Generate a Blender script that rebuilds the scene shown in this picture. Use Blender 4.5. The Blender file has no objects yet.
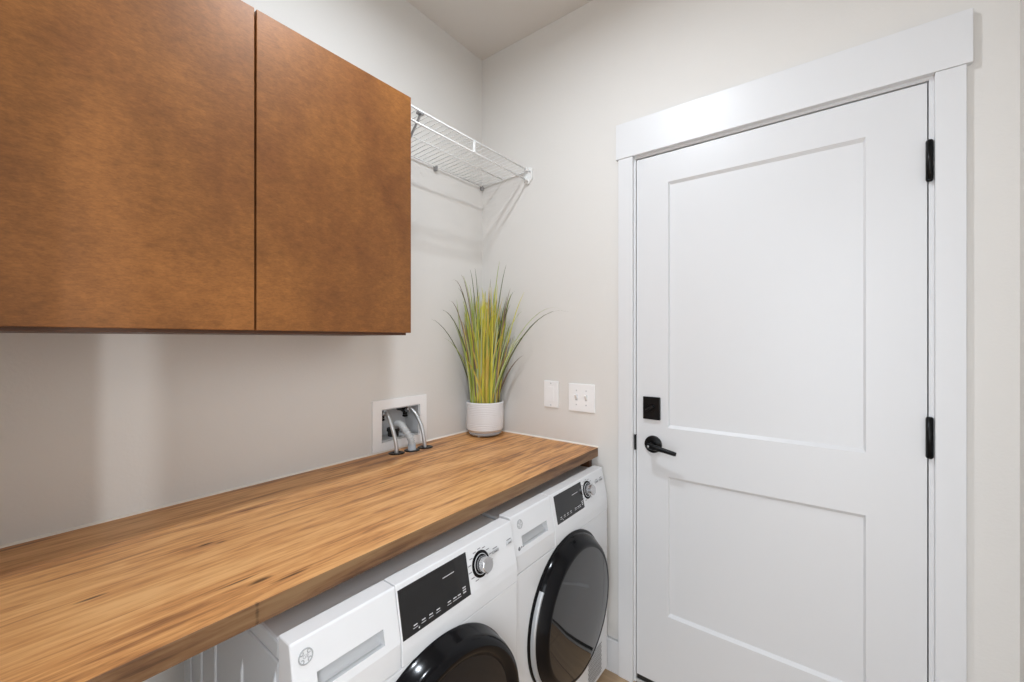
import bpy, bmesh, math, random
from mathutils import Vector, Matrix

# ------------------------------------------------------------------ camera, world, light, exposure
SC = bpy.context.scene
COL = SC.collection
SC.view_settings.view_transform = 'Standard'
SC.view_settings.look = 'None'
SC.view_settings.gamma = 1.0
SC.view_settings.use_curve_mapping = False
SC.view_settings.exposure = 0.0

cam_data = bpy.data.cameras.new('camera')
cam = bpy.data.objects.new('camera', cam_data)
COL.objects.link(cam)
cam.location = (1.4091, -1.5819, 1.3297)
cam.rotation_euler = (math.radians(90), 0, math.radians(37.599))
cam_data.sensor_width = 36.0
cam_data.lens = 36.0 * 417.36 / 1024.0
cam_data.shift_y = -1.2 / 1024.0
cam_data.clip_start = 0.02
SC.camera = cam

world = bpy.data.worlds.new('world')
SC.world = world
world.use_nodes = True
bg = world.node_tree.nodes['Background']
bg.inputs['Color'].default_value = (0.92, 0.98, 1.05, 1)
bg.inputs['Strength'].default_value = 4.4

def area_light(name, loc, target, size, power, color, shape='DISK', size_y=None):
    d = bpy.data.lights.new(name, 'AREA')
    d.shape = shape
    d.size = size
    if size_y:
        d.size_y = size_y
    d.energy = power
    d.color = color
    o = bpy.data.objects.new(name, d)
    COL.objects.link(o)
    o.location = loc
    o.rotation_euler = (Vector(target) - Vector(loc)).to_track_quat('-Z', 'Y').to_euler()
    return o

area_light('ceiling_lamp', (0.80, -0.95, 2.66), (0.80, -0.95, 0), 0.10, 15.0, (0.905, 0.98, 1.06))
area_light('hall_fill', (3.1, -2.75, 2.3), (0.3, -1.2, 1.4), 0.9, 12.0, (0.92, 0.98, 1.05))  # added soft fill light in the unseen hall
area_light('hall_far_window', (5.0, -2.80, 1.15), (0.0, -1.33, 1.12), 0.10, 42.0, (0.95, 0.985, 1.02), 'RECTANGLE', 0.5)
portal = area_light('doorway_portal', (1.437, -1.81, 1.02), (1.437, 0, 1.02), 0.672, 1.0, (1, 1, 1), 'RECTANGLE', 2.04)
portal.data.cycles.is_portal = True

# ------------------------------------------------------------------ materials
def mat(name, color=(0.8, 0.8, 0.8), rough=0.5, metal=0.0, spec=0.5, coat=0.0):
    m = bpy.data.materials.new(name)
    m.use_nodes = True
    b = m.node_tree.nodes['Principled BSDF']
    b.inputs['Base Color'].default_value = (*color, 1)
    b.inputs['Roughness'].default_value = rough
    b.inputs['Metallic'].default_value = metal
    b.inputs['Specular IOR Level'].default_value = spec
    b.inputs['Coat Weight'].default_value = coat
    return m

def nd(m, kind, **kw):
    n = m.node_tree.nodes.new(kind)
    for k, v in kw.items():
        if k in n.inputs:
            n.inputs[k].default_value = v
        else:
            setattr(n, k, v)
    return n

def lk(m, a, b):
    m.node_tree.links.new(a, b)

def add_bump(m, scale, strength, dist=0.002, detail=4.0, stretch=None):
    tc = nd(m, 'ShaderNodeTexCoord')
    src = tc.outputs['Object']
    if stretch:
        mp = nd(m, 'ShaderNodeMapping')
        mp.inputs['Scale'].default_value = stretch
        lk(m, src, mp.inputs['Vector'])
        src = mp.outputs['Vector']
    nz = nd(m, 'ShaderNodeTexNoise', Scale=scale, Detail=detail)
    lk(m, src, nz.inputs['Vector'])
    bp = nd(m, 'ShaderNodeBump', Strength=strength, Distance=dist)
    lk(m, nz.outputs['Fac'], bp.inputs['Height'])
    lk(m, bp.outputs['Normal'], m.node_tree.nodes['Principled BSDF'].inputs['Normal'])

def vary(m, c1, c2, scale, detail=3.0, stretch=None):
    tc = nd(m, 'ShaderNodeTexCoord')
    src = tc.outputs['Object']
    if stretch:
        mp = nd(m, 'ShaderNodeMapping')
        mp.inputs['Scale'].default_value = stretch
        lk(m, src, mp.inputs['Vector'])
        src = mp.outputs['Vector']
    nz = nd(m, 'ShaderNodeTexNoise', Scale=scale, Detail=detail)
    lk(m, src, nz.inputs['Vector'])
    rp = nd(m, 'ShaderNodeValToRGB')
    rp.color_ramp.elements[0].position = 0.3
    rp.color_ramp.elements[1].position = 0.7
    rp.color_ramp.elements[0].color = (*c1, 1)
    rp.color_ramp.elements[1].color = (*c2, 1)
    lk(m, nz.outputs['Fac'], rp.inputs['Fac'])
    lk(m, rp.outputs['Color'], m.node_tree.nodes['Principled BSDF'].inputs['Base Color'])

M = {}
M['wall'] = mat('greige_wall_paint', (0.735, 0.714, 0.682), 0.6, spec=0.25)
add_bump(M['wall'], 130, 0.22, 0.002, 3)
M['ceiling'] = mat('ceiling_paint', (0.70, 0.665, 0.625), 0.7, spec=0.3)
add_bump(M['ceiling'], 120, 0.2, 0.002, 3)
M['trim'] = mat('white_trim_enamel', (0.735, 0.74, 0.75), 0.38)
add_bump(M['trim'], 60, 0.03, 0.001, 2)
M['door'] = mat('white_door_enamel', (0.72, 0.725, 0.735), 0.36)
add_bump(M['door'], 70, 0.03, 0.001, 2)
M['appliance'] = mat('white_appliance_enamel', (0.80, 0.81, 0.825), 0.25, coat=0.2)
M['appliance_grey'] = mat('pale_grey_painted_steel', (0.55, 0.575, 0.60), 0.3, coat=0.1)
M['plastic'] = mat('white_plastic', (0.90, 0.90, 0.90), 0.3)
M['plastic_grey'] = mat('pale_grey_plastic', (0.58, 0.59, 0.60), 0.35)
M['black_metal'] = mat('matte_black_metal', (0.004, 0.004, 0.0045), 0.35, spec=0.22)
M['rubber'] = mat('black_rubber', (0.012, 0.012, 0.013), 0.6)
M['gloss_black'] = mat('gloss_black_plastic', (0.004, 0.004, 0.005), 0.14, spec=0.18)
M['display'] = mat('black_display_glass', (0.014, 0.014, 0.015), 0.12, spec=0.5)
M['glass'] = mat('smoked_door_glass', (0.012, 0.012, 0.013), 0.05, spec=1.0)
M['drum_glass'] = mat('dark_washer_glass', (0.012, 0.012, 0.013), 0.10, spec=0.35)
M['chrome'] = mat('brushed_chrome', (0.62, 0.62, 0.63), 0.22, 1.0)
M['steel_braid'] = mat('braided_steel', (0.60, 0.61, 0.62), 0.3, 0.9)
add_bump(M['steel_braid'], 900, 0.5, 0.001, 1)
M['silver'] = mat('silver_paint', (0.45, 0.46, 0.47), 0.35, 0.3)
M['grey_print'] = mat('grey_print', (0.22, 0.22, 0.23), 0.5)
M['white_print'] = mat('white_print', (0.55, 0.55, 0.56), 0.5)
M['wire'] = mat('white_coated_wire', (0.82, 0.82, 0.81), 0.35)
M['wire_dark'] = mat('grey_steel_clip', (0.32, 0.32, 0.32), 0.4, 0.4)
M['hose_grey'] = mat('grey_corrugated_plastic', (0.50, 0.51, 0.51), 0.4)
M['pot'] = mat('white_ceramic_glaze', (0.80, 0.80, 0.81), 0.3)
M['pot_base'] = mat('grey_ceramic_base', (0.42, 0.46, 0.50), 0.45)
M['soil'] = mat('dark_soil', (0.03, 0.022, 0.014), 0.95)
add_bump(M['soil'], 200, 0.8, 0.004)
M['caulk'] = mat('cream_caulk', (0.86, 0.80, 0.72), 0.5)
M['gap'] = mat('dark_weatherstrip', (0.02, 0.02, 0.02), 0.8)
M['slot'] = mat('vent_hole_dark', (0.10, 0.10, 0.105), 0.6)
M['cleat'] = mat('grey_painted_cleat', (0.50, 0.49, 0.47), 0.6)

LEAF = []
for i, (a, b) in enumerate([((0.50, 0.47, 0.05), (0.66, 0.60, 0.09)), ((0.26, 0.34, 0.06), (0.40, 0.46, 0.10)),
                            ((0.36, 0.43, 0.19), (0.55, 0.58, 0.32)), ((0.52, 0.38, 0.06), (0.62, 0.47, 0.12)),
                            ((0.07, 0.09, 0.03), (0.14, 0.15, 0.05)), ((0.20, 0.13, 0.10), (0.28, 0.20, 0.13))]):
    m = mat('grass_blade_%s' % 'yellow green sage ochre dark reddish'.split()[i], a, 0.5, spec=0.3)
    vary(m, a, b, 14, 2, (2, 2, 0.6))
    LEAF.append(m)

def cabinet_wood():
    m = mat('stained_maple', (0.2, 0.1, 0.05), 0.45, spec=0.28)
    b = m.node_tree.nodes['Principled BSDF']
    tc = nd(m, 'ShaderNodeTexCoord')
    blot = nd(m, 'ShaderNodeTexNoise', Scale=4.5, Detail=4.0, Roughness=0.6)
    mp0 = nd(m, 'ShaderNodeMapping'); mp0.inputs['Scale'].default_value = (1, 1.0, 0.8)
    lk(m, tc.outputs['Object'], mp0.inputs['Vector']); lk(m, mp0.outputs['Vector'], blot.inputs['Vector'])
    fl = nd(m, 'ShaderNodeTexNoise', Scale=30.0, Detail=6.0, Roughness=0.75)
    mp1 = nd(m, 'ShaderNodeMapping'); mp1.inputs['Scale'].default_value = (1, 1.0, 2.0)
    mp1.inputs['Rotation'].default_value = (-0.10, 0, 0)
    lk(m, tc.outputs['Object'], mp1.inputs['Vector']); lk(m, mp1.outputs['Vector'], fl.inputs['Vector'])
    fine = nd(m, 'ShaderNodeTexNoise', Scale=220.0, Detail=3.0, Roughness=0.7)
    mp2 = nd(m, 'ShaderNodeMapping'); mp2.inputs['Scale'].default_value = (1, 0.5, 1.6)
    lk(m, tc.outputs['Object'], mp2.inputs['Vector']); lk(m, mp2.outputs['Vector'], fine.inputs['Vector'])
    r0 = nd(m, 'ShaderNodeValToRGB')
    e = r0.color_ramp.elements
    e[0].position = 0.26; e[0].color = (0.165, 0.060, 0.018, 1)
    e[1].position = 0.72; e[1].color = (0.335, 0.132, 0.035, 1)
    x = e.new(0.5); x.color = (0.245, 0.096, 0.026, 1)
    lk(m, blot.outputs['Fac'], r0.inputs['Fac'])
    r1 = nd(m, 'ShaderNodeMapRange'); r1.inputs['From Min'].default_value = 0.3; r1.inputs['From Max'].default_value = 0.7
    r1.inputs['To Min'].default_value = 0.80; r1.inputs['To Max'].default_value = 1.14
    lk(m, fl.outputs['Fac'], r1.inputs['Value'])
    r2 = nd(m, 'ShaderNodeMapRange'); r2.inputs['From Min'].default_value = 0.3; r2.inputs['From Max'].default_value = 0.7
    r2.inputs['To Min'].default_value = 0.80; r2.inputs['To Max'].default_value = 1.12
    lk(m, fine.outputs['Fac'], r2.inputs['Value'])
    mu = nd(m, 'ShaderNodeMath', operation='MULTIPLY')
    lk(m, r1.outputs['Result'], mu.inputs[0]); lk(m, r2.outputs['Result'], mu.inputs[1])
    mx = nd(m, 'ShaderNodeVectorMath', operation='SCALE')
    lk(m, r0.outputs['Color'], mx.inputs[0]); lk(m, mu.outputs['Value'], mx.inputs['Scale'])
    lk(m, mx.outputs['Vector'], b.inputs['Base Color'])
    return m

def counter_wood():
    m = mat('butcher_block', (0.4, 0.2, 0.1), 0.40, spec=0.35)
    b = m.node_tree.nodes['Principled BSDF']
    tc = nd(m, 'ShaderNodeTexCoord')
    sep = nd(m, 'ShaderNodeSeparateXYZ'); lk(m, tc.outputs['Object'], sep.inputs[0])
    # staves along y, about 4 cm wide
    sx = nd(m, 'ShaderNodeMath', operation='DIVIDE'); lk(m, sep.outputs['X'], sx.inputs[0]); sx.inputs[1].default_value = 0.043
    fl = nd(m, 'ShaderNodeMath', operation='FLOOR'); lk(m, sx.outputs[0], fl.inputs[0])
    off = nd(m, 'ShaderNodeTexWhiteNoise', noise_dimensions='1D'); lk(m, fl.outputs[0], off.inputs['W'])
    yo = nd(m, 'ShaderNodeMath', operation='MULTIPLY_ADD'); lk(m, off.outputs['Value'], yo.inputs[0]); yo.inputs[1].default_value = 0.0
    lk(m, sep.outputs['Y'], yo.inputs[2])
    yd = nd(m, 'ShaderNodeMath', operation='DIVIDE'); lk(m, yo.outputs[0], yd.inputs[0]); yd.inputs[1].default_value = 0.85
    yf = nd(m, 'ShaderNodeMath', operation='FLOOR'); lk(m, yd.outputs[0], yf.inputs[0])
    cmb = nd(m, 'ShaderNodeCombineXYZ'); lk(m, fl.outputs[0], cmb.inputs['X']); lk(m, yf.outputs[0], cmb.inputs['Y'])
    tone = nd(m, 'ShaderNodeTexWhiteNoise', noise_dimensions='3D'); lk(m, cmb.outputs[0], tone.inputs['Vector'])
    # grain: stretched noise, shifted per stave
    cmb2 = nd(m, 'ShaderNodeCombineXYZ')
    lk(m, sep.outputs['X'], cmb2.inputs['X']); lk(m, yo.outputs[0], cmb2.inputs['Y']); lk(m, sep.outputs['Z'], cmb2.inputs['Z'])
    def grain(sc, det, dist=0.0, loc=(0, 0, 0)):
        mp = nd(m, 'ShaderNodeMapping'); mp.inputs['Scale'].default_value = sc; mp.inputs['Location'].default_value = loc
        lk(m, cmb2.outputs[0], mp.inputs['Vector'])
        n = nd(m, 'ShaderNodeTexNoise', Scale=1.0, Detail=det, Roughness=0.62, Distortion=dist)
        lk(m, mp.outputs['Vector'], n.inputs['Vector'])
        return n.outputs['Fac']
    g1 = grain((30, 2.2, 30), 5.0, 1.4)
    g2 = grain((120, 4.0, 120), 5.0, 0.5)
    g3 = grain((4.2, 1.1, 4.2), 4.0, 0.8, (2.3, 0.7, 0))  # broad tone, offset picked to darken back-left, partly in place of cabinet shade
    g4 = grain((70, 9.0, 70), 3.0, 1.0)
    def mad(a, k, c):
        n = nd(m, 'ShaderNodeMath', operation='MULTIPLY_ADD'); lk(m, a, n.inputs[0]); n.inputs[1].default_value = k
        if isinstance(c, float):
            n.inputs[2].default_value = c
        else:
            lk(m, c, n.inputs[2])
        return n.outputs[0]
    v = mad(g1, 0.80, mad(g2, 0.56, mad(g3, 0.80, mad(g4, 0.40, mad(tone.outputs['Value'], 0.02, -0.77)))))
    rp = nd(m, 'ShaderNodeValToRGB')
    e = rp.color_ramp.elements
    e[0].position = 0.18; e[0].color = (0.13, 0.052, 0.020, 1)
    e[1].position = 0.72; e[1].color = (0.80, 0.445, 0.18, 1)
    for pos, c in ((0.38, (0.36, 0.155, 0.056)), (0.52, (0.62, 0.29, 0.10))):
        q = e.new(pos); q.color = (*c, 1)
    lk(m, v, rp.inputs['Fac'])
    col = rp.outputs['Color']
    # knots and the dark joint on the front edge, each at its own place
    fac = None
    for (kx, ky, rx, ry) in ((0.4, -1.455, 0.004, 0.019), (0.572, -1.255, 0.006, 0.018), (0.60, -1.215, 0.003, 0.035), (0.545, -1.28, 0.003, 0.03),
                             (0.33, -1.27, 0.004, 0.014), (0.345, -1.245, 0.003, 0.012), (0.47, -0.52, 0.003, 0.02),
                             (0.30, -0.80, 0.003, 0.02), (0.655, -1.287, 0.016, 0.0035)):
        sb = nd(m, 'ShaderNodeVectorMath', operation='SUBTRACT'); lk(m, tc.outputs['Object'], sb.inputs[0]); sb.inputs[1].default_value = (kx, ky, 0)
        ml = nd(m, 'ShaderNodeVectorMath', operation='MULTIPLY'); lk(m, sb.outputs[0], ml.inputs[0]); ml.inputs[1].default_value = (1/rx, 1/ry, 0)
        ln = nd(m, 'ShaderNodeVectorMath', operation='LENGTH'); lk(m, ml.outputs[0], ln.inputs[0])
        ad = nd(m, 'ShaderNodeMath', operation='MULTIPLY_ADD'); lk(m, g2, ad.inputs[0]); ad.inputs[1].default_value = 1.6; lk(m, ln.outputs['Value'], ad.inputs[2])
        mr = nd(m, 'ShaderNodeMapRange'); mr.inputs['From Min'].default_value = 1.2; mr.inputs['From Max'].default_value = 2.1
        mr.inputs['To Min'].default_value = 0.85; mr.inputs['To Max'].default_value = 0.0
        lk(m, ad.outputs[0], mr.inputs['Value'])
        if fac is None:
            fac = mr.outputs['Result']
        else:
            mxn = nd(m, 'ShaderNodeMath', operation='MAXIMUM'); lk(m, fac, mxn.inputs[0]); lk(m, mr.outputs['Result'], mxn.inputs[1])
            fac = mxn.outputs[0]
    mix = nd(m, 'ShaderNodeMix', data_type='RGBA')
    lk(m, fac, mix.inputs[0]); lk(m, col, mix.inputs[6]); mix.inputs[7].default_value = (0.03, 0.014, 0.007, 1)
    # the lumber's front edge is a darker, greyer brown than its face
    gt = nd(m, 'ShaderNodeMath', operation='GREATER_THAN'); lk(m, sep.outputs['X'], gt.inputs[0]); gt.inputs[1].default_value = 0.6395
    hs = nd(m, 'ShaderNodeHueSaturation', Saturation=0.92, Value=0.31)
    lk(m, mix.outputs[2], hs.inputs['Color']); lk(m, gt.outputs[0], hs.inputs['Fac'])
    lk(m, hs.outputs['Color'], b.inputs['Base Color'])
    bp = nd(m, 'ShaderNodeBump', Strength=0.12, Distance=0.001)
    lk(m, g2, bp.inputs['Height']); lk(m, bp.outputs['Normal'], b.inputs['Normal'])
    return m

def floor_wood():
    m = mat('light_oak_planks', (0.4, 0.28, 0.18), 0.45)
    b = m.node_tree.nodes['Principled BSDF']
    tc = nd(m, 'ShaderNodeTexCoord')
    br = nd(m, 'ShaderNodeTexBrick', offset=0.37)
    br.inputs['Scale'].default_value = 1.0
    br.inputs['Brick Width'].default_value = 1.2
    br.inputs['Row Height'].default_value = 0.18
    br.inputs['Mortar Size'].default_value = 0.002
    br.inputs['Color1'].default_value = (0.50, 0.345, 0.21, 1)
    br.inputs['Color2'].default_value = (0.42, 0.28, 0.165, 1)
    br.inputs['Mortar'].default_value = (0.12, 0.08, 0.05, 1)
    lk(m, tc.outputs['Object'], br.inputs['Vector'])
    mp = nd(m, 'ShaderNodeMapping'); mp.inputs['Scale'].default_value = (3, 50, 1)
    lk(m, tc.outputs['Object'], mp.inputs['Vector'])
    n = nd(m, 'ShaderNodeTexNoise', Scale=1.0, Detail=5.0)
    lk(m, mp.outputs['Vector'], n.inputs['Vector'])
    mr = nd(m, 'ShaderNodeMapRange'); mr.inputs['To Min'].default_value = 0.7; mr.inputs['To Max'].default_value = 1.25
    lk(m, n.outputs['Fac'], mr.inputs['Value'])
    sc = nd(m, 'ShaderNodeVectorMath', operation='SCALE')
    lk(m, br.outputs['Color'], sc.inputs[0]); lk(m, mr.outputs['Result'], sc.inputs['Scale'])
    lk(m, sc.outputs['Vector'], b.inputs['Base Color'])
    return m

M['cabinet'] = cabinet_wood()
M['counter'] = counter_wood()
M['floor'] = floor_wood()
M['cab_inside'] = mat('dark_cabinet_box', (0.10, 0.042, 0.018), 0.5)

# ------------------------------------------------------------------ mesh helpers
class MB:
    """collects shapes, then links them as one mesh object"""
    def __init__(self):
        self.bm = bmesh.new()

    def _take(self, tmp, mi=0, xf=None):
        if xf is not None:
            tmp.transform(xf)
        me = bpy.data.meshes.new('tmp')
        for f in tmp.faces:
            f.material_index = mi
        tmp.to_mesh(me)
        tmp.free()
        self.bm.from_mesh(me)
        bpy.data.meshes.remove(me)
        return self

    def box(self, x0, x1, y0, y1, z0, z1, bev=0.0, seg=2, mi=0, xf=None):
        t = bmesh.new()
        bmesh.ops.create_cube(t, size=1)
        t.transform(Matrix.Translation(((x0+x1)/2, (y0+y1)/2, (z0+z1)/2)) @ Matrix.Diagonal((x1-x0, y1-y0, z1-z0, 1)))
        if bev:
            bmesh.ops.bevel(t, geom=t.edges[:], offset=bev, segments=seg, profile=0.5, affect='EDGES')
        return self._take(t, mi, xf)

    def prism(self, pts, y0, y1, bev=0.0, seg=2, mi=0, xf=None):
        """polygon of (x, z) pushed along y"""
        t = bmesh.new()
        a = [t.verts.new((x, y0, z)) for x, z in pts]
        b = [t.verts.new((x, y1, z)) for x, z in pts]
        n = len(pts)
        t.faces.new(a)
        t.faces.new(b[::-1])
        for i in range(n):
            t.faces.new((a[i], b[i], b[(i+1) % n], a[(i+1) % n]))
        bmesh.ops.recalc_face_normals(t, faces=t.faces)
        if bev:
            bmesh.ops.bevel(t, geom=t.edges[:], offset=bev, segments=seg, profile=0.5, affect='EDGES')
        return self._take(t, mi, xf)

    def tube(self, pts, r, seg=8, cap=True, mi=0, xf=None):
        t = bmesh.new()
        pts = [Vector(p) for p in pts]
        n = len(pts)
        rs = r if isinstance(r, (list, tuple)) else [r] * n
        prev = None
        rings = []
        for i, p in enumerate(pts):
            d = (pts[min(i+1, n-1)] - pts[max(i-1, 0)]).normalized()
            if prev is None:
                up = Vector((0, 0, 1)) if abs(d.z) < 0.9 else Vector((1, 0, 0))
                u = d.cross(up).normalized()
            else:
                u = (prev - d * prev.dot(d)).normalized()
            prev = u
            v = d.cross(u)
            rings.append([t.verts.new(p + (u*math.cos(a) + v*math.sin(a)) * rs[i]) for a in [2*math.pi*k/seg for k in range(seg)]])
        for i in range(n-1):
            for k in range(seg):
                t.faces.new((rings[i][k], rings[i][(k+1) % seg], rings[i+1][(k+1) % seg], rings[i+1][k]))
        if cap:
            t.faces.new(rings[0][::-1]); t.faces.new(rings[-1])
        for f in t.faces:
            f.smooth = True
        return self._take(t, mi, xf)

    def lathe(self, prof, seg=48, axis='z', c=(0, 0, 0), a0=0.0, a1=None, mi=0, xf=None, smooth=True):
        """prof: (radius, height) pairs turned round the axis; a0..a1 for part of a turn"""
        t = bmesh.new()
        full = a1 is None
        na = seg if full else seg + 1
        rings = []
        for (r, h) in prof:
            ring = []
            for k in range(na):
                a = a0 + (2*math.pi if full else a1 - a0) * k / seg
                if axis == 'z':
                    co = (c[0] + r*math.cos(a), c[1] + r*math.sin(a), c[2] + h)
                elif axis == 'x':
                    co = (c[0] + h, c[1] + r*math.cos(a), c[2] + r*math.sin(a))
                else:
                    co = (c[0] + r*math.cos(a), c[1] + h, c[2] + r*math.sin(a))
                ring.append(t.verts.new(co))
            rings.append(ring)
        for i in range(len(rings)-1):
            for k in range(seg if full else seg):
                k2 = (k+1) % na
                t.faces.new((rings[i][k], rings[i][k2], rings[i+1][k2], rings[i+1][k]))
        bmesh.ops.remove_doubles(t, verts=t.verts, dist=1e-6)
        bmesh.ops.recalc_face_normals(t, faces=t.faces)
        for f in t.faces:
            f.smooth = smooth
        return self._take(t, mi, xf)

    def quads(self, verts, faces, mi=0, smooth=False, xf=None):
        t = bmesh.new()
        vs = [t.verts.new(v) for v in verts]
        for f in faces:
            ff = t.faces.new([vs[i] for i in f])
            ff.smooth = smooth
        return self._take(t, mi, xf)

    def build(self, name, m, parent=None, sharp=None):
        me = bpy.data.meshes.new(name)
        self.bm.to_mesh(me)
        self.bm.free()
        for q in (m if isinstance(m, (list, tuple)) else [m]):
            me.materials.append(q)
        if sharp is not None:
            me.set_sharp_from_angle(angle=math.radians(sharp))
        o = bpy.data.objects.new(name, me)
        COL.objects.link(o)
        if parent is not None:
            o.parent = parent
        return o

def tag(o, label, cat, group=None):
    o['label'] = label
    o['category'] = cat
    if group:
        o['group'] = group
    return o

def thing(name, label, cat, loc=(0, 0, 0), group=None):
    o = bpy.data.objects.new(name, None)
    o.empty_display_size = 0.05
    COL.objects.link(o)
    o.location = loc
    return tag(o, label, cat, group)

def struct(o):
    o['kind'] = 'structure'
    return o

def text_mesh(body, size, xf, name, m, parent):
    cu = bpy.data.curves.new(name, 'FONT')
    cu.body = body; cu.size = size; cu.align_x = 'CENTER'; cu.align_y = 'CENTER'; cu.extrude = 0.0002
    tmp = bpy.data.objects.new('tmp', cu)
    COL.objects.link(tmp)
    dg = bpy.context.evaluated_depsgraph_get()
    me = bpy.data.meshes.new_from_object(tmp.evaluated_get(dg))
    bpy.data.objects.remove(tmp)
    me.transform(xf)
    me.materials.clear(); me.materials.append(m)
    o = bpy.data.objects.new(name, me)
    COL.objects.link(o)
    o.parent = parent
    return o

# ------------------------------------------------------------------ room shell
CEIL = 2.743
XR = 1.774           # right wall
YB = -1.70           # wall behind the viewer, with an open doorway to the hall
def slab_x(x0, x1, y0, y1, z0, z1, hole):
    hy0, hy1, hz0, hz1 = hole
    b = MB()
    b.box(x0, x1, y0, hy0, z0, z1); b.box(x0, x1, hy1, y1, z0, z1)
    b.box(x0, x1, hy0, hy1, z0, hz0); b.box(x0, x1, hy0, hy1, hz1, z1)
    return b
BX = (-0.597, -0.405, 0.925, 1.056)          # outlet box opening in the left wall (y0, y1, z0, z1)
struct(slab_x(-0.12, 0, YB, 0.12, 0, CEIL, BX).build('wall_left', M['wall']))
DX0, DX1, DZ1 = 0.783, 1.632, 2.047          # rough door opening in the back wall
b = MB()
b.box(0, DX0, 0, 0.12, 0, CEIL); b.box(DX1, XR+0.12, 0, 0.12, 0, CEIL); b.box(DX0, DX1, 0, 0.12, DZ1, CEIL)
struct(b.build('wall_back', M['wall']))
struct(MB().box(XR, XR+0.12, YB-0.12, 0, 0, CEIL).build('wall_right', M['wall']))
struct(MB().box(-0.12, 3.5, -4.0, 0.5, -0.1, 0).build('floor', M['floor']))
struct(MB().box(-0.12, XR+0.12, YB, 0.12, CEIL, CEIL+0.1).build('ceiling', M['ceiling']))

b = MB(); b.box(-0.12, 1.10, YB-0.12, YB, 0, CEIL); b.box(1.10, XR+0.12, YB-0.12, YB, 2.05, CEIL)
struct(b.build('wall_front', M['wall']))
# baseboards
b = MB(); b.prism([(0, 0), (0.014, 0), (0.014, 0.124), (0.010, 0.129), (0, 0.129)], 0, 0.734,
                  xf=Matrix(((0, 1, 0, 0), (-1, 0, 0, 0), (0, 0, 1, 0), (0, 0, 0, 1))))
struct(b.build('baseboard_back', M['trim']))
struct(MB().box(0, 0.014, YB, -0.016, 0, 0.129, 0.002).build('baseboard_left', M['trim']))
struct(MB().box(XR-0.014, XR, YB, -0.001, 0, 0.129, 0.002).build('baseboard_right', M['trim']))

# door casing: two legs and the wider head board; jamb inside
CD = -0.018
struct(MB().box(0.7345, 0.793, CD, 0, 0, 2.040, 0.0012).build('trim_1', M['trim']))
struct(MB().box(1.6235, 1.681, CD, 0, 0, 2.040, 0.0012).build('trim_2', M['trim']))
struct(MB().box(0.726, 1.692, CD-0.003, 0, 2.0405, 2.178, 0.0012).build('trim_3', M['trim']))
b = MB()
b.box(DX0, 0.7995, -0.0005, 0.118, 0, 2.031); b.box(1.6135, DX1, -0.0005, 0.118, 0, 2.031); b.box(DX0, DX1, -0.0005, 0.118, 2.031, DZ1)
b.box(0.7995, 0.811, 0.047, 0.085, 0, 2.031); b.box(1.602, 1.6135, 0.047, 0.085, 0, 2.031); b.box(0.7995, 1.6135, 0.047, 0.085, 2.019, 2.031)
struct(b.build('trim_4', M['trim']))
struct(MB().box(DX0, DX1, 0.0, 0.118, 0, 0.012, 0.002).build('trim_5', M['cleat']))      # threshold

# door slab with two recessed shaker panels
def shaker_door():
    x0, x1, z0, z1 = 0.8025, 1.6105, 0.0335, 2.0265
    px0, px1 = 0.9215, 1.4835
    t0, t1 = 1.0015, 1.9175        # upper panel
    l0, l1 = 0.299, 0.821          # lower panel
    yf, yb, d, s, sx = 0.001, 0.045, 0.009, 0.0105, 0.005
    b = MB()
    # stiles and rails share their faces in one grid
    xs = [x0, px0, px1, x1]; zs = [z0, l0, l1, t0, t1, z1]
    V = {}; verts = []; faces = []
    def v(x, y, z):
        k = (round(x, 5), round(y, 5), round(z, 5))
        if k not in V:
            V[k] = len(verts); verts.append((x, y, z))
        return V[k]
    for i in range(3):
        for j in range(5):
            a, bx, c, e = xs[i], xs[i+1], zs[j], zs[j+1]
            if i == 1 and j in (1, 3):
                inner = [(a+sx, yf+d, c+s), (bx-sx, yf+d, c+s), (bx-sx, yf+d, e-s), (a+sx, yf+d, e-s)]
                outer = [(a, yf, c), (bx, yf, c), (bx, yf, e), (a, yf, e)]
                io = [v(*q) for q in inner]; oo = [v(*q) for q in outer]
                faces.append(io)
                for k in range(4):
                    faces.append([oo[k], oo[(k+1) % 4], io[(k+1) % 4], io[k]])
            else:
                faces.append([v(a, yf, c), v(bx, yf, c), v(bx, yf, e), v(a, yf, e)])
    b.quads(verts, faces)
    b.quads([(x0, yf, z0), (x1, yf, z0), (x1, yf, z1), (x0, yf, z1), (x0, yb, z0), (x1, yb, z0), (x1, yb, z1), (x0, yb, z1)],
            [(0, 4, 5, 1), (1, 5, 6, 2), (2, 6, 7, 3), (3, 7, 4, 0), (4, 7, 6, 5)])
    bmesh.ops.remove_doubles(b.bm, verts=b.bm.verts, dist=1e-5)
    bmesh.ops.recalc_face_normals(b.bm, faces=b.bm.faces)
    return b
door = struct(shaker_door().build('door_1', M['door']))
MB().box(0.8025, 1.6105, 0.004, 0.045, 0.0125, 0.033, 0.002).build('door_sweep', M['rubber'], door)
MB().box(0.8025, 1.6105, 0.022, 0.046, 2.0270, 2.0305).build('weatherstrip', M['gap'], door)
MB().box(1.6108, 1.6132, 0.022, 0.046, 0.034, 2.0305).build('weatherstrip', M['gap'], door)
MB().box(0.7998, 0.8022, 0.030, 0.046, 0.034, 2.0305).build('weatherstrip', M['gap'], door)
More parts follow.
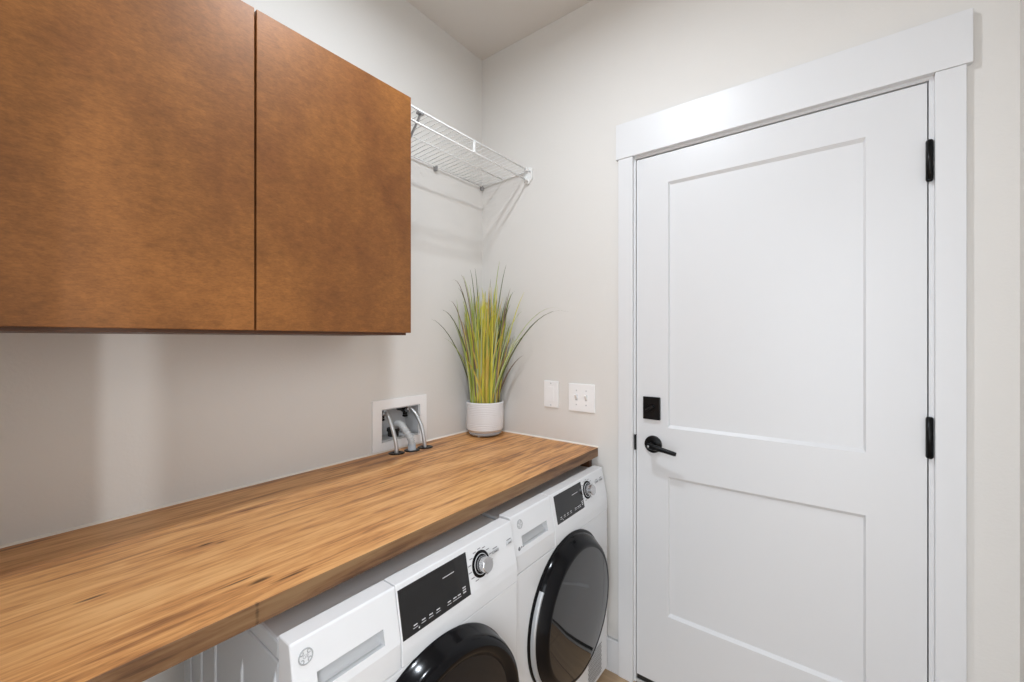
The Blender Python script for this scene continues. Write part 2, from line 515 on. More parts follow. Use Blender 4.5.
# lever handle: rose, neck, lever
lv = MB()
lv.lathe([(0.0, -0.010), (0.029, -0.010), (0.0315, -0.008), (0.0325, 0.0), (0.0325, 0.001)], 40, 'y', (0.868, 0, 0.934))
rose = lv.build('lever_handle', M['black_metal'], door, sharp=40)
nk = MB()
nk.tube([(0.868, -0.008, 0.934), (0.868, -0.042, 0.934)], 0.0105, 16)
nk.tube([(0.860, -0.047, 0.936), (0.885, -0.050, 0.934), (0.925, -0.053, 0.929), (0.960, -0.053, 0.923), (0.966, -0.053, 0.922)],
        [0.0105, 0.0105, 0.0085, 0.0078, 0.0068], 14)
nk.build('lever', M['black_metal'], rose)
MB().lathe([(0, -0.0125), (0.0045, -0.0122), (0.005, -0.010)], 16, 'y', (0.868, -0.0465, 0.936)).build('privacy_button', M['wire_dark'], rose)
# deadbolt: square plate with thumb turn
db = MB().box(0.831, 0.895, -0.010, 0.001, 1.028, 1.113, 0.002, 2).build('deadbolt', M['black_metal'], door)
tt = MB(); tt.lathe([(0, -0.004), (0.013, -0.004), (0.014, 0)], 24, 'y', (0.861, -0.010, 1.072))
tt.box(-0.0045, 0.0045, -0.030, -0.012, -0.017, 0.017, 0.002, 2, xf=Matrix.Translation((0.861, 0, 1.072)) @ Matrix.Rotation(math.radians(55), 4, 'Y'))
tt.build('thumb_turn', M['black_metal'], db, sharp=35)
# latch strike on the jamb edge, and hinges
MB().box(0.7945, 0.8022, -0.006, 0.010, 0.902, 0.962, 0.002, 2).build('latch_strike', M['black_metal'], door)
for zc, hh in ((1.812, 0.052), (1.066, 0.052), (0.25, 0.052)):
    h = MB()
    h.tube([(1.6142, -0.0065, zc-hh), (1.6142, -0.0065, zc+hh)], 0.0078, 14)
    h.tube([(1.6142, -0.0065, zc-hh-0.004), (1.6142, -0.0065, zc-hh)], [0.005, 0.0078], 14)
    h.tube([(1.6142, -0.0065, zc+hh), (1.6142, -0.0065, zc+hh+0.004)], [0.0078, 0.005], 14)
    h.box(1.6085, 1.621, -0.003, 0.002, zc-hh+0.002, zc+hh-0.002)
    h.build('hinge', M['black_metal'], door)

# ------------------------------------------------------------------ countertop
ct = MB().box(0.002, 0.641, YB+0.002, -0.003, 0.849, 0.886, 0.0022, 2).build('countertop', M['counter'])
tag(ct, 'long butcher block wood countertop running over the washing machine and dryer', 'countertop')
b = MB()
b.prism([(0, 0.885), (0.0065, 0.885), (0.005, 0.8885), (0, 0.891)], YB+0.002, -0.0005)
b.prism([(0, 0.885), (0.0065, 0.885), (0.005, 0.8885), (0, 0.891)], 0, 0.641,
        xf=Matrix(((0, 1, 0, 0), (-1, 0, 0, 0), (0, 0, 1, 0), (0, 0, 0, 1))))
b.build('caulk_bead', M['caulk'], ct)
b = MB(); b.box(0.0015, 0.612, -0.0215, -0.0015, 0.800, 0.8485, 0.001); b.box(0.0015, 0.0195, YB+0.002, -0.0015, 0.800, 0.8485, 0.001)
b.build('wall_cleat', M['cab_inside'], ct)  # dark brown also puts the shade under the counter into the cleat
GROM = [(0.054, -0.563), (0.068, -0.4985), (0.072, -0.434)]
for gx, gy in GROM:
    MB().lathe([(0.006, -0.004), (0.006, 0.0016), (0.025, 0.0030), (0.0315, 0.0012), (0.0315, -0.001), (0.010, -0.004)], 28, 'z', (gx, gy, 0.886)).build('grommet', M['black_metal'], ct)

# ------------------------------------------------------------------ wall cabinet
CX = 0.33
cab = thing('wall_cabinet', 'stained brown maple wall cabinet with two flat doors above the countertop', 'cabinet', (0, -1.171, 1.35))
def L(p, o):            # world box to local box
    return (p[0]-o[0], p[1]-o[0], p[2]-o[1], p[3]-o[1], p[4]-o[2], p[5]-o[2])
co = (0, -1.171, 1.35)
MB().box(*L((0.001, 0.309, -1.631, -0.7175, 1.3445, 2.106), co), 0.0008).build('cabinet_box', M['cab_inside'], cab)
MB().box(*L((0.311, CX, -1.169, -0.714, 1.352, 2.111), co), 0.0013, 2).build('door', M['cabinet'], cab)
MB().box(*L((0.311, CX, -1.631, -1.1735, 1.352, 2.111), co), 0.0013, 2).build('door', M['cabinet'], cab)
for z in (1.47, 1.99):
    for y in (-0.7575, -1.5875):
        MB().box(*L((0.3088, 0.3112, y-0.0225, y+0.0225, z-0.02, z+0.02), co)).build('concealed_hinge', M['wire_dark'], cab)

# ------------------------------------------------------------------ wire shelf
sh = thing('wire_shelf', 'white coated wire shelf high in the corner beside the wall cabinet', 'shelf', (0, 0, 2.09))
so = Vector((0, 0, 2.09))
def tb(mb, pts, r, seg=8):
    mb.tube([Vector(p) - so for p in pts], r, seg)
ZF, ZR, XF = 2.112, 2.098, 0.290
YL = -0.705
g = MB()
n = 28
for i in range(n):
    y = -0.014 + (YL + 0.014 + 0.004) * i / (n-1)
    tb(g, [(0.012, y, ZR+0.0042), (0.15, y, (ZR+ZF)/2+0.0042), (XF, y, ZF+0.0042), (XF+0.0035, y, ZF)], 0.00125, 6)
g.build('wire_deck', M['wire'], sh)
g = MB(); tb(g, [(0.012, -0.008, ZR), (0.012, YL, ZR)], 0.003); g.build('back_rod', M['wire'], sh)
g = MB(); tb(g, [(0.140, -0.008, (ZR+ZF)/2-0.001), (0.140, YL, (ZR+ZF)/2-0.001)], 0.0026); g.build('middle_rod', M['wire'], sh)
g = MB(); tb(g, [(XF, -0.006, ZF), (XF, YL, ZF)], 0.0034); g.build('front_rod', M['wire'], sh)
g = MB(); tb(g, [(XF-0.003, -0.006, 2.068), (XF-0.003, YL, 2.068)], 0.0034); g.build('hanging_rod', M['wire'], sh)
for y in (-0.372,):
    MB().box(XF-0.004, XF+0.003, y-0.005, y+0.005, -0.024, 0.025, 0.0015).build('rod_hanger', M['wire'], sh)
br = MB(); tb(br, [(XF-0.002, -0.640, 2.104), (XF-0.012, -0.640, 2.090), (0.02, -0.640, 1.80), (0.004, -0.640, 1.77)], 0.0042, 8)
br.box(XF-0.012, XF+0.004, -0.652, -0.628, 0.012, 0.0195, 0.001)
br.build('support_brace', M['wire_dark'], sh)
eb = MB()
eb.prism([(XF-0.022, -0.032), (XF+0.004, -0.042), (XF+0.022, -0.018), (XF+0.022, 0.030), (XF+0.006, 0.036), (XF-0.016, 0.020)], -0.011, -0.001, 0.002)
eb.box(XF-0.008, XF+0.008, -0.028, -0.010, 0.014, 0.030, 0.003)
eb.box(XF-0.012, XF+0.006, -0.028, -0.010, -0.030, -0.013, 0.003)
eb.build('end_bracket', M['wire'], sh)
MB().lathe([(0, -0.003), (0.004, -0.0025), (0.005, 0)], 12, 'y', (XF+0.014, -0.011, 0.012)).build('bracket_screw', M['chrome'], sh)
g = MB(); tb(g, [(0.012, -0.010, ZR-0.001), (XF, -0.010, ZF-0.003)], 0.0024); g.build('end_rod', M['wire'], sh)
for y in (-0.012, -0.32, -0.60):
    c = MB(); c.box(0.0005, 0.018, y-0.006, y+0.006, -0.009, 0.011, 0.0015); c.build('wall_clip', M['wire_dark'], sh)

# ------------------------------------------------------------------ laundry outlet box, hoses
ob = thing('outlet_box', 'white recessed laundry valve box set in the wall above the countertop', 'outlet box', (0, -0.504, 0.99))
oo = (0, -0.504, 0.99)
def frame_yz(x0, x1, o, h, bev):
    b = MB()
    b.box(*L((x0, x1, o[0], h[0], o[2], o[3]), oo), bev); b.box(*L((x0, x1, h[1], o[1], o[2], o[3]), oo), bev)
    b.box(*L((x0, x1, h[0], h[1], o[2], h[2]), oo), bev); b.box(*L((x0, x1, h[0], h[1], h[3], o[3]), oo), bev)
    return b
frame_yz(0.0005, 0.007, (-0.638, -0.370, 0.8925, 1.092), BX, 0.0).build('cover_frame', M['plastic'], ob)
y0, y1, z0, z1 = BX
e = 0.0015
y0 += e; y1 -= e; z0 += e; z1 -= e
t = 0.004
b = MB()
b.box(*L((-0.085, 0.0003, y0, y0+t, z0, z1), oo)); b.box(*L((-0.085, 0.0003, y1-t, y1, z0, z1), oo))
b.box(*L((-0.085, 0.0003, y0+t, y1-t, z0, z0+t), oo)); b.box(*L((-0.085, 0.0003, y0+t, y1-t, z1-t, z1), oo))
b.box(*L((-0.089, -0.085, y0, y1, z0, z1), oo))
b.build('recess_box', M['plastic_grey'], ob)
VAL = [(-0.035, -0.568, 1.033), (-0.035, -0.452, 1.034)]
for vx, vy, vz in VAL:
    q = Vector((vx, vy, vz)) - Vector(oo)
    v = MB()
    v.tube([q + Vector((-0.049, 0, 0)), q], 0.009, 14)
    v.tube([q + Vector((-0.012, 0, 0)), q + Vector((0.008, 0, -0.001))], 0.0135, 8)
    v.tube([q, q + Vector((0, 0, -0.020))], 0.010, 12)
    v.lathe([(0.0, 0.004), (0.010, 0.004), (0.0125, 0.0), (0.010, -0.004), (0, -0.004)], 16, 'z', (q.x, q.y, q.z - 0.026))
    v.build('valve', M['black_metal'], ob, sharp=40)
dq = Vector((-0.036, -0.512, 0.933)) - Vector(oo)
MB().lathe([(0.017, 0), (0.022, 0.0), (0.022, 0.020), (0.026, 0.020), (0.026, 0.032), (0.018, 0.032), (0.017, 0.0)], 24, 'z', dq).build('drain_pipe', M['rubber'], ob, sharp=40)

def smooth_path(ctrl, n=40):
    """Catmull-Rom through control points"""
    P = [Vector(c) for c in ctrl]
    P = [P[0]*2 - P[1]] + P + [P[-1]*2 - P[-2]]
    out = []
    segs = len(P) - 3
    per = max(2, n // segs)
    for i in range(segs):
        a, b, c, d = P[i:i+4]
        for k in range(per):
            t = k / per
            out.append(0.5*((2*b) + (c-a)*t + (2*a-5*b+4*c-d)*t*t + (3*b-a-3*c+d)*t**3))
    out.append(P[-2])
    return out

def hose(path, label, group=None):
    root = thing('supply_hose', label, 'hose', path[-1], group)
    o = Vector(path[-1])
    pts = [p - o for p in smooth_path(path, 48)]
    MB().tube(pts, 0.0078, 12).build('braided_tube', M['steel_braid'], root)
    d = (pts[1] - pts[0]).normalized()
    MB().tube([pts[0] - d*0.002, pts[0] + d*0.016], 0.0115, 6).build('coupling_nut', M['chrome'], root, sharp=40)
    MB().tube([pts[3] - (pts[4]-pts[3])*0.4, pts[5]], 0.0092, 12).build('ferrule', M['chrome'], root)
    return root
hose([(-0.024, -0.568, 1.033), (-0.002, -0.570, 1.035), (0.022, -0.572, 1.015), (0.042, -0.568, 0.965), (0.052, -0.563, 0.915), (0.054, -0.563, 0.882)],
     'braided steel supply hose from the left valve of the wall box, farthest from the plant', 'braided supply hoses')
hose([(-0.024, -0.452, 1.034), (0.0, -0.450, 1.038), (0.026, -0.444, 1.018), (0.052, -0.438, 0.975), (0.066, -0.436, 0.925), (0.072, -0.434, 0.882)],
     'braided steel supply hose from the right valve of the wall box, nearest the plant', 'braided supply hoses')
dh = thing('drain_hose', 'thick grey corrugated drain hose between the two braided supply hoses', 'hose', (0.068, -0.4985, 0.886))
o = Vector((0.068, -0.4985, 0.886))
pts = [Vector(p) - o for p in smooth_path([(-0.036, -0.512, 0.940), (-0.034, -0.512, 0.958), (-0.018, -0.511, 0.980), (0.010, -0.510, 0.983), (0.038, -0.509, 0.964), (0.060, -0.5, 0.932), (0.067, -0.4985, 0.908)], 84)]
MB().tube(pts, [0.0135 + 0.0018*math.sin(i*1.75) for i in range(len(pts))], 16).build('corrugated_tube', M['hose_grey'], dh)
MB().tube([(-0.002, 0, 0.026), (0.0, 0, 0.002)], [0.0150, 0.0165], 18).build('end_collar', M['pot_base'], dh, sharp=40)

# ------------------------------------------------------------------ washing machine and dryer
def machine(kind, label, yc, dx, washer):
    root = thing(kind, label, 'washer' if washer else 'dryer', (0.10, yc, 0))
    o = Vector((0.10, 0, 0))
    X = lambda x: x - 0.10 + dx
    W = 0.302
    # cabinet body: sides with raised vertical ribs, front below the panel
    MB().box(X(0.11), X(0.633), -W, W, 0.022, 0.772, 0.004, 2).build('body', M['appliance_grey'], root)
    b = MB()
    b.prism([(X(0.634), 0.024), (X(0.690), 0.024), (X(0.6965), 0.032), (X(0.6965), 0.6585), (X(0.634), 0.6585)], -W-0.0005, W+0.0005, 0.003, 2)
    b.build('front_panel', M['appliance'], root)
    if washer:                       # pressed ribs on the open left side
        for xr, top in ((0.17, 0.70), (0.245, 0.70), (0.335, 0.715), (0.478, 0.705), (0.622, 0.755)):
            yy = -W - 0.0001
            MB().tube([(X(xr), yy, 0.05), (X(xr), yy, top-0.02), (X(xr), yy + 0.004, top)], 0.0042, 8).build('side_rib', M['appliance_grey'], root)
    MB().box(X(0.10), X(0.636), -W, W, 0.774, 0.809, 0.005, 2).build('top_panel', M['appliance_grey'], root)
    # control panel: slanted front face
    k = 0.2
    PX, PZ = 0.674, 0.820           # top front corner
    def PF(z, w=0.0):               # x of the slanted face at height z, pushed w outwards
        return X(PX + (PZ - z)*k) + w
    ud = -0.090                      # drawer edge
    prof = [(X(0.634), PZ), (PF(PZ-0.001)-0.0005, PZ), (PF(0.712), 0.712), (X(0.6975), 0.690), (X(0.6975), 0.659), (X(0.634), 0.659)]
    MB().prism(prof, ud+0.0008, W+0.0005, 0.0022, 2).build('control_panel', M['appliance'], root)
    # drawer front with a finger pocket
    dw = 0.0012
    yl, yr, zt, zb = -W-0.0005, ud-0.0008, PZ, 0.660
    gl, gr, gt, gb = (-0.262, -0.128, 0.757, 0.727)
    f = lambda z: PF(z, dw) if z > 0.712 else X(0.6975) + dw - (0.712-z)*0.0
    q = []
    ys = [yl, gl, gr, yr]; zs = [zb, 0.712, gb, gt, PZ-0.002]
    verts = []; faces = []
    idx = {}
    for i, y in enumerate(ys):
        for j, z in enumerate(zs):
            xx = PF(z, dw) if z >= 0.712 else PF(0.712, dw) + 0.0
            idx[i, j] = len(verts); verts.append((xx, y, z))
    for i in range(3):
        for j in range(4):
            if i == 1 and j == 2:
                continue
            faces.append((idx[i, j], idx[i+1, j], idx[i+1, j+1], idx[i, j+1]))
    # the pocket itself, a moulded well; grey stands in for its shade
    pk = [(PF(gb, dw), gl, gb), (PF(gb, dw), gr, gb), (PF(gt, dw), gr, gt), (PF(gt, dw), gl, gt),
          (PF(gb, -0.010), gl+0.002, gb-0.001), (PF(gb, -0.010), gr-0.003, gb-0.001), (PF(gt, -0.034), gr-0.003, gt+0.008), (PF(gt, -0.034), gl+0.002, gt+0.008)]
    # back shell
    bk = len(verts)
    verts += [(X(0.634), yl, zb), (X(0.634), yr, zb), (X(0.634), yr, PZ), (X(0.634), yl, PZ), (PF(PZ, -0.001), yl, PZ), (PF(PZ, -0.001), yr, PZ)]
    faces += [(bk, bk+3, bk+2, bk+1), (bk+3, bk+4, bk+5, bk+2)]
    faces += [tuple([bk+4] + [idx[0, 4]] + [idx[1, 4], idx[2, 4], idx[3, 4]] + [bk+5])]
    faces += [tuple([bk, bk+1] + [idx[3, 0], idx[2, 0], idx[1, 0], idx[0, 0]])]
    faces += [tuple([bk] + [idx[0, j] for j in range(5)] + [bk+4, bk+3])]
    faces += [tuple([bk+1, bk+2, bk+5] + [idx[3, j] for j in range(4, -1, -1)])]
    b = MB(); b.quads(verts, faces)
    bmesh.ops.recalc_face_normals(b.bm, faces=b.bm.faces)
    dr = b.build('detergent_drawer' if washer else 'water_drawer', M['appliance'], root)
    pb = MB(); pb.quads(pk, [(4, 5, 6, 7), (0, 1, 5, 4), (1, 2, 6, 5), (2, 3, 7, 6), (3, 0, 4, 7)])
    pb.build('finger_pocket', M['plastic_grey'], dr)
    bv = dr.modifiers.new('bevel', 'BEVEL'); bv.width = 0.003; bv.segments = 3; bv.limit_method = 'ANGLE'; bv.angle_limit = math.radians(40)
    # panel frame: point on the slanted face; u along y, z height, w outwards
    ang = math.atan(k)
    def on(u, z, w=0.0):
        # local axes: column 0 = along y, column 1 = up the slope, column 2 = outwards
        xa = Vector((0, 1, 0)); ya = Vector((-math.sin(ang), 0, math.cos(ang))); za = Vector((math.cos(ang), 0, math.sin(ang)))
        m = Matrix((xa, ya, za)).transposed().to_4x4()
        m.translation = Vector((PF(z), u, z)) + za*w
        return m
    # display, flush with the panel's top edge
    du0, du1, dz0, dz1 = (-0.086, 0.116, 0.711, 0.808) if washer else (-0.068, 0.117, 0.722, 0.811)
    hh = (dz1 - dz0) / math.cos(ang); ww = du1 - du0; um = (du0+du1)/2; zm = (dz0+dz1)/2
    b = MB(); b.box(-ww/2, ww/2, -hh/2, hh/2, -0.004, 0.0009, 0.0004, 1, xf=on(um, zm))
    disp = b.build('display', M['display'], root)
    rnd = random.Random(4 if washer else 9)
    def dash(*rects):
        b = MB()
        for (x, y, w, h) in rects:
            b.box(x, x+w, y, y+h, 0.0008, 0.0013, xf=on(um, zm))
        return b
    rects = []; x = 0.020
    for kx in range(7):                                  # faint line of small marks, top right
        w = rnd.uniform(0.004, 0.0075); rects.append((x, hh/2-0.028, w, 0.0018)); x += w
    dash(*rects).build('heading_mark', M['white_print'], disp)
    for gx in (-0.072, -0.050, -0.029, -0.008, 0.026, 0.044, 0.058):   # key captions along the bottom edge
        dash((gx, -hh/2+0.0155, 0.010, 0.0022)).build('key_caption', M['white_print'], disp)
        dash((gx-0.002, -hh/2+0.0108, 0.013, 0.0011)).build('key_caption', M['white_print'], disp)
    dash((-0.060, -hh/2+0.0055, 0.003, 0.003)).build('key_caption', M['white_print'], disp)
    for row in range(3):
        dash((0.076, -hh/2+0.024-0.0055*row, 0.010, 0.0026)).build('key_caption', M['white_print'], disp)
    # dial: black ring, bright ring, brushed knob
    ku, kz = (0.163, 0.7625) if washer else (0.157, 0.772)
    b = MB(); b.lathe([(0.0, 0.0022), (0.0300, 0.0022), (0.0318, 0.0010), (0.0318, -0.002)], 48, 'z', xf=on(ku, kz))
    ring = b.build('dial', M['gloss_black'], root, sharp=40)
    b = MB(); b.lathe([(0.0228, 0.0020), (0.0232, 0.0030), (0.0244, 0.0030), (0.0248, 0.0020)], 48, 'z', xf=on(ku, kz))
    b.build('dial_ring', M['plastic_grey'], ring)
    b = MB(); b.lathe([(0.0, 0.0265), (0.0172, 0.0265), (0.0184, 0.0250), (0.0194, 0.004), (0.0194, 0.0018)], 48, 'z', xf=on(ku, kz))
    b.box(-0.0012, 0.0012, 0.006, 0.017, 0.0262, 0.0268, xf=on(ku, kz) @ Matrix.Rotation(0.4, 4, 'Z'))
    b.build('knob', M['chrome'], ring, sharp=35)
    # programme captions round the dial
    b = MB()
    for i in range(13):
        a = math.radians(-150 + 300*i/12) + math.pi/2
        cx_, cy_ = 0.0405*math.cos(a), 0.0365*math.sin(a)
        w = 0.011
        b.box(cx_-w/2, cx_+w/2, cy_-0.001, cy_+0.001, -0.0002, 0.0004, xf=on(ku, kz))
    b.build('programme_marks', M['grey_print'], root)
    for bu in ((0.222, 0.281) if washer else (0.236, 0.272)):
        b = MB(); b.box(-0.0135, 0.0135, -0.004, 0.004, -0.001, 0.0022, 0.0018, 2, xf=on(bu, kz+0.008))
        bt = b.build('button', M['silver'] if bu < 0.25 or not washer else M['plastic_grey'], root)
        b = MB(); b.box(-0.009, 0.009, 0.007, 0.0092, -0.0002, 0.0004, xf=on(bu, kz+0.008)); b.box(-0.006, 0.006, -0.0015, 0.0015, 0.0020, 0.0025, xf=on(bu, kz+0.008))
        b.build('button_marks', M['grey_print'], bt)
    # round emblem: rim, lettering and four curls
    eu, ez = (-0.278, 0.790) if washer else (-0.262, 0.790)
    b = MB()
    R = 0.0118
    circ = lambda r, n, c=(0, 0), a0=0, a1=2*math.pi: [(c[0]+r*math.cos(a0+(a1-a0)*i/n), c[1]+r*math.sin(a0+(a1-a0)*i/n), dw+0.0003) for i in range(n+1)]
    b.tube(circ(R, 32), 0.0012, 6, xf=on(eu, ez))
    for i in range(4):
        a = math.pi/4 + i*math.pi/2
        b.tube(circ(0.0030, 10, (0.0092*math.cos(a), 0.0092*math.sin(a)), a+1.2, a+4.6), 0.0009, 5, xf=on(eu, ez))
    em = b.build('round_emblem', M['silver'], root)
    text_mesh('GE', 0.0085, on(eu, ez, dw+0.0003), 'emblem_letters', M['silver'], em)
    # feet
    for fx in (0.16, 0.64):
        for fy in (-0.25, 0.25):
            MB().lathe([(0, 0), (0.024, 0), (0.026, 0.004), (0.020, 0.010), (0.012, 0.012), (0.012, 0.024)], 20, 'z', (X(fx), fy, 0)).build('foot', M['rubber'], root, sharp=40)
    # round door
    xf0 = X(0.6965)
    if washer:
        c = (xf0, 0.006, 0.414)
        prof = [(0.254, 0.0), (0.254, 0.006), (0.250, 0.011), (0.246, 0.036), (0.240, 0.050), (0.232, 0.056), (0.222, 0.057), (0.212, 0.053), (0.204, 0.046), (0.203, 0.042)]
        dring = MB().lathe(prof, 96, 'x', c).build('door_ring', M['gloss_black'], root, sharp=50)
        gl = [(0.2042, 0.0445), (0.18, 0.0475), (0.13, 0.051), (0.07, 0.053), (0.0, 0.054)]
        MB().lathe(gl, 72, 'x', c).build('door_glass', M['drum_glass'], root)
    else:
        c = (xf0, 0.0, 0.425)
        prof = [(0.246, 0.0), (0.246, 0.004), (0.243, 0.006), (0.238, 0.007), (0.235, 0.019), (0.232, 0.023), (0.218, 0.044), (0.211, 0.049), (0.203, 0.051), (0.200, 0.050)]
        dring = MB().lathe(prof, 96, 'x', c).build('door_ring', M['gloss_black'], root, sharp=50)
        gl = [(0.2012, 0.0498), (0.17, 0.0545), (0.12, 0.0585), (0.06, 0.0605), (0.0, 0.0612)]
        MB().lathe(gl, 72, 'x', c).build('door_glass', M['glass'], root)
        b = MB(); b.lathe([(0.236, 0.007), (0.2405, 0.008), (0.2395, 0.018), (0.2370, 0.021), (0.233, 0.0215)], 40, 'x', c, a0=math.radians(143), a1=math.radians(232))
        b.build('door_grip', M['silver'], root, sharp=40)
        # louvred vent, lower right
        v = MB(); v.box(X(0.694), X(0.6975), 0.135, 0.250, 0.045, 0.165, 0.002)
        vent = v.build('vent_grille', M['plastic_grey'], root)
        h = MB()
        for i in range(13):
            for j in range(14):
                yy = 0.142 + i*0.0083 + (0.004 if j % 2 else 0); zz = 0.051 + j*0.0083
                if yy < 0.246:
                    h.box(X(0.6972), X(0.6977), yy-0.0024, yy+0.0024, zz-0.0026, zz+0.0026)
        h.build('vent_holes', M['slot'], vent)
        b = MB(); b.lathe([(0, 0.0004), (0.0055, 0.0004), (0.0055, -0.0005)], 20, 'z', xf=on(-0.280, 0.728, dw))
        b.box(0.009, 0.012, -0.002, 0.004, -0.0005, 0.0004, xf=on(-0.280, 0.728, dw)); b.box(0.014, 0.024, -0.001, 0.001, -0.0005, 0.0004, xf=on(-0.280, 0.728, dw))
        b.build('printed_mark', M['grey_print'], root)
    return root

machine('washing_machine', 'white front loading washing machine under the countertop, the nearer of the two appliances', -0.955, 0.0155, True)
machine('clothes_dryer', 'white tumble dryer with dark glossy round door, next to the baseboard and white door', -0.338, 0.0, False)

# ------------------------------------------------------------------ potted grass
PC = Vector((0.116, -0.110, 0.8862))
pg = thing('potted_plant', 'tall artificial grass in a ribbed white pot on the countertop corner', 'plant', PC)
prof = [(0.0, 0.014), (0.060, 0.014), (0.074, 0.019), (0.082, 0.030)]
for i in range(58):
    h = 0.032 + i*0.0021
    amp = 0.0009 if (h < 0.062 or h > 0.098) else 0.00015
    prof.append((0.0855 + 0.0012*min(1, (h-0.03)/0.03) + amp*math.sin(i*1.7), h))
prof += [(0.0865, 0.156), (0.084, 0.158), (0.081, 0.156), (0.080, 0.140), (0.0, 0.140)]
MB().lathe(prof, 72, 'z').build('pot', M['pot'], pg)
b = MB(); b.lathe([(0.0, 0.004), (0.062, 0.004), (0.070, 0.006), (0.076, 0.013), (0.074, 0.0185), (0.0, 0.0185)], 60, 'z')
b.build('pot_base', M['pot_base'], pg, sharp=60)
for a in (0.6, 2.7, 4.9):
    MB().lathe([(0, 0), (0.006, 0), (0.007, 0.005), (0, 0.006)], 12, 'z', (0.055*math.cos(a), 0.055*math.sin(a), 0)).build('foot_pad', M['pot'], pg)
MB().lathe([(0.0, 0.149), (0.05, 0.147), (0.0805, 0.143)], 40, 'z').build('soil', M['soil'], pg)

def blade(b, base, tip, sag, width, mi, twist, rnd):
    """a grass blade from base to tip; rises steeply and then bends over"""
    P0 = Vector(base); P3 = Vector(tip)
    h = P3.z - P0.z
    P1 = P0 + (P3-P0)*0.18 + Vector((0, 0, h*(0.22+sag*0.35)))
    P2 = P0 + (P3-P0)*0.62 + Vector((0, 0, h*(0.28*0.6+sag*0.75)))
    n = 12
    verts = []; faces = []
    side0 = Vector((math.cos(twist), math.sin(twist), 0))
    for i in range(n+1):
        t = i/n
        c = P0*(1-t)**3 + P1*3*t*(1-t)**2 + P2*3*t*t*(1-t) + P3*t**3
        c.x = max(c.x, 0.012 - PC.x); c.y = min(c.y, -0.012 - PC.y)
        w = width * (0.62 + 0.38*min(1, t*4)) * (1 - t**2.2) * 0.5 + 0.0003
        s = (side0 + Vector((0, 0, 0.0))).normalized()
        nrm = Vector((-s.y, s.x, 0))
        verts += [c - s*w, c + nrm*w*0.35, c + s*w]
        if i:
            k = 3*i
            faces += [(k-3, k-2, k+1, k), (k-2, k-1, k+2, k+1)]
    b.quads(verts, faces, mi, True)

rnd = random.Random(11)
b = MB()
def rim_pt(rmax):
    a = rnd.uniform(0, 2*math.pi); r = rmax*math.sqrt(rnd.random())
    return r*math.cos(a), r*math.sin(a)
R_ = Vector((0.792, 0.610, 0)); F_ = Vector((-0.610, 0.792, 0))
for i in range(235):                                   # dense central tuft
    bx, by = rim_pt(0.066)
    h = rnd.choice((0.24, 0.32, 0.38, 0.42, 0.46, 0.50, 0.53)) * rnd.uniform(0.88, 1.05)
    spread = rnd.uniform(1.0, 2.3)
    jx, jy = rnd.gauss(0, 0.034), rnd.gauss(0, 0.034)
    tip = (bx*spread + jx + 0.012, by*spread + jy - 0.006, 0.145 + h)
    lat = bx*0.79 + by*0.61
    if abs(lat) < 0.034:
        mi = rnd.choices((0, 1, 2, 3, 4, 5), (44, 12, 14, 20, 3, 3))[0]
    else:
        mi = rnd.choices((0, 1, 2, 3, 4, 5), (16, 26, 24, 8, 12, 6))[0]
    blade(b, (bx, by, 0.140), tip, rnd.uniform(0.0, 0.25), rnd.uniform(0.0055, 0.0095), mi, rnd.uniform(0.1, 1.1), rnd)
def key(px_off, z, depth, sag, w, mi, bx=0.0, by=0.0):
    """a long outer blade: tip offset across the view, height above the counter and depth offset"""
    t = R_*px_off + F_*depth
    blade(b, (bx, by, 0.140), (t.x, t.y, z), sag, w, mi, 0.65, rnd)
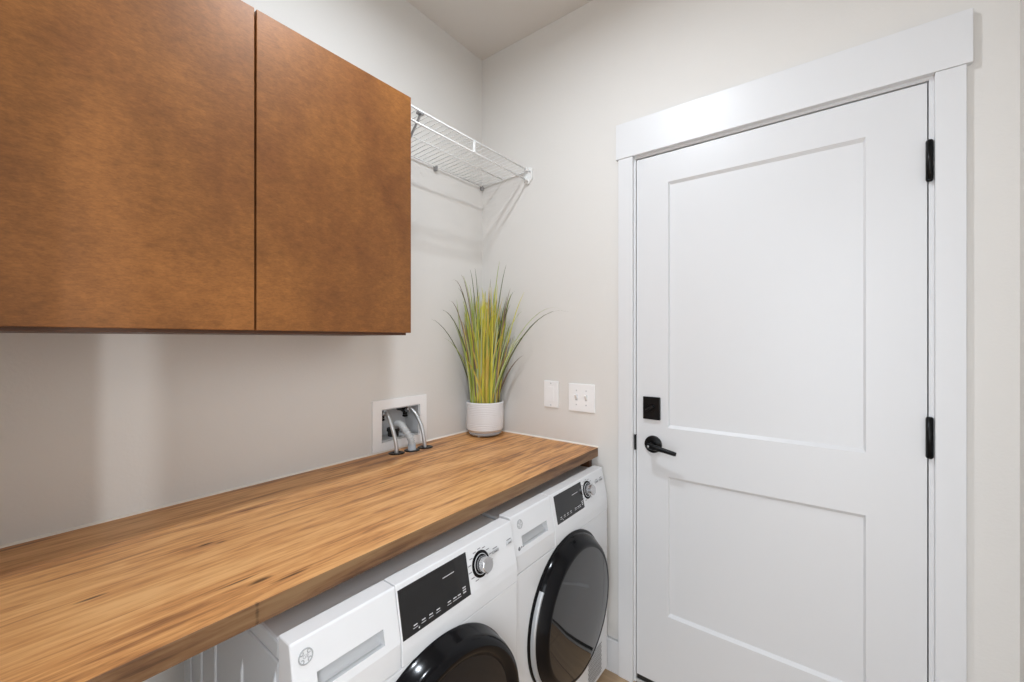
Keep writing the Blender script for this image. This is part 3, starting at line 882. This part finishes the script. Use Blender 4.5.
for a in ((0.365, 0.562, -0.19, 0.45, 0.0075, 4, 0.045, 0.0), (0.335, 0.578, -0.17, 0.42, 0.0055, 2, 0.045, -0.01), (0.140, 0.665, -0.06, 0.28, 0.006, 4, 0.04, 0.02),
          (0.10, 0.79, -0.03, 0.10, 0.006, 4, 0.03, 0.0), (0.07, 0.80, -0.06, 0.10, 0.006, 1, 0.02, 0.0), (0.17, 0.57, -0.10, 0.20, 0.005, 2, 0.05, 0.0),
          (-0.045, 0.775, -0.02, 0.15, 0.0055, 4, -0.02, 0), (-0.065, 0.765, -0.05, 0.2, 0.005, 4, -0.03, 0), (-0.15, 0.715, -0.04, 0.40, 0.005, 5, -0.03, 0),
          (-0.12, 0.68, -0.05, 0.28, 0.006, 4, -0.04, 0), (-0.20, 0.575, -0.10, 0.38, 0.0065, 4, -0.05, 0), (-0.235, 0.535, -0.12, 0.25, 0.005, 4, -0.05, -0.02),
          (-0.155, 0.62, -0.08, 0.30, 0.006, 5, -0.05, -0.02), (-0.10, 0.74, -0.03, 0.18, 0.005, 1, -0.03, 0), (-0.10, 0.735, -0.09, 0.22, 0.005, 5, -0.04, 0),
          (0.12, 0.60, -0.10, 0.18, 0.005, 5, 0.05, 0.0), (0.20, 0.47, -0.12, 0.25, 0.005, 1, 0.05, 0), (-0.17, 0.45, -0.12, 0.2, 0.005, 1, -0.05, 0),
          (0.055, 0.70, -0.02, 0.1, 0.006, 0, 0.02, 0), (0.03, 0.72, -0.06, 0.1, 0.006, 5, 0.01, 0), (0.085, 0.64, -0.02, 0.12, 0.006, 3, 0.03, 0)):
    key(*a)
b.build('grass_blades', LEAF, pg)

# ------------------------------------------------------------------ wall plates
bp_ = thing('blank_wall_plate', 'narrow white blank wall plate on the back wall beside the plant', 'wall plate', (0.414, 0, 1.0885))
MB().box(-0.037, 0.037, -0.007, -0.0003, -0.059, 0.059, 0.0028, 3).build('plate', M['plastic'], bp_)
MB().box(-0.016, 0.016, -0.0078, -0.006, -0.033, 0.033, 0.0008, 2).build('insert', M['plastic'], bp_)
for z in (-0.048, 0.048):
    MB().lathe([(0, -0.0012), (0.003, -0.001), (0.0036, 0)], 12, 'y', (0, -0.0068, z)).build('screw', M['plastic_grey'], bp_)
sw = thing('light_switch', 'wide white double toggle light switch on the back wall near the door', 'light switch', (0.565, 0, 1.0845))
MB().box(-0.062, 0.062, -0.007, -0.0003, -0.059, 0.059, 0.0028, 3).build('plate', M['plastic'], sw)
for x in (-0.023, 0.023):
    t = MB(); t.box(x-0.0055, x+0.0055, -0.0074, -0.0065, -0.0125, 0.0125, 0.0003, 1); t.build('toggle_slot', M['plastic_grey'], sw)
    t = MB()
    t.prism([(0.0066, -0.008), (0.0066, 0.007), (0.017, 0.0145), (0.020, 0.0105), (0.012, -0.002)], x-0.0042, x+0.0042, 0.0012, 2)
    o_ = t.build('toggle', M['plastic'], sw)
    o_.data.transform(Matrix(((0, 1, 0, 0), (-1, 0, 0, 0), (0, 0, 1, 0), (0, 0, 0, 1))))
    for z in (-0.030, 0.030):
        MB().lathe([(0, -0.0012), (0.003, -0.001), (0.0036, 0)], 12, 'y', (x, -0.0068, z)).build('screw', M['plastic_grey'], sw)
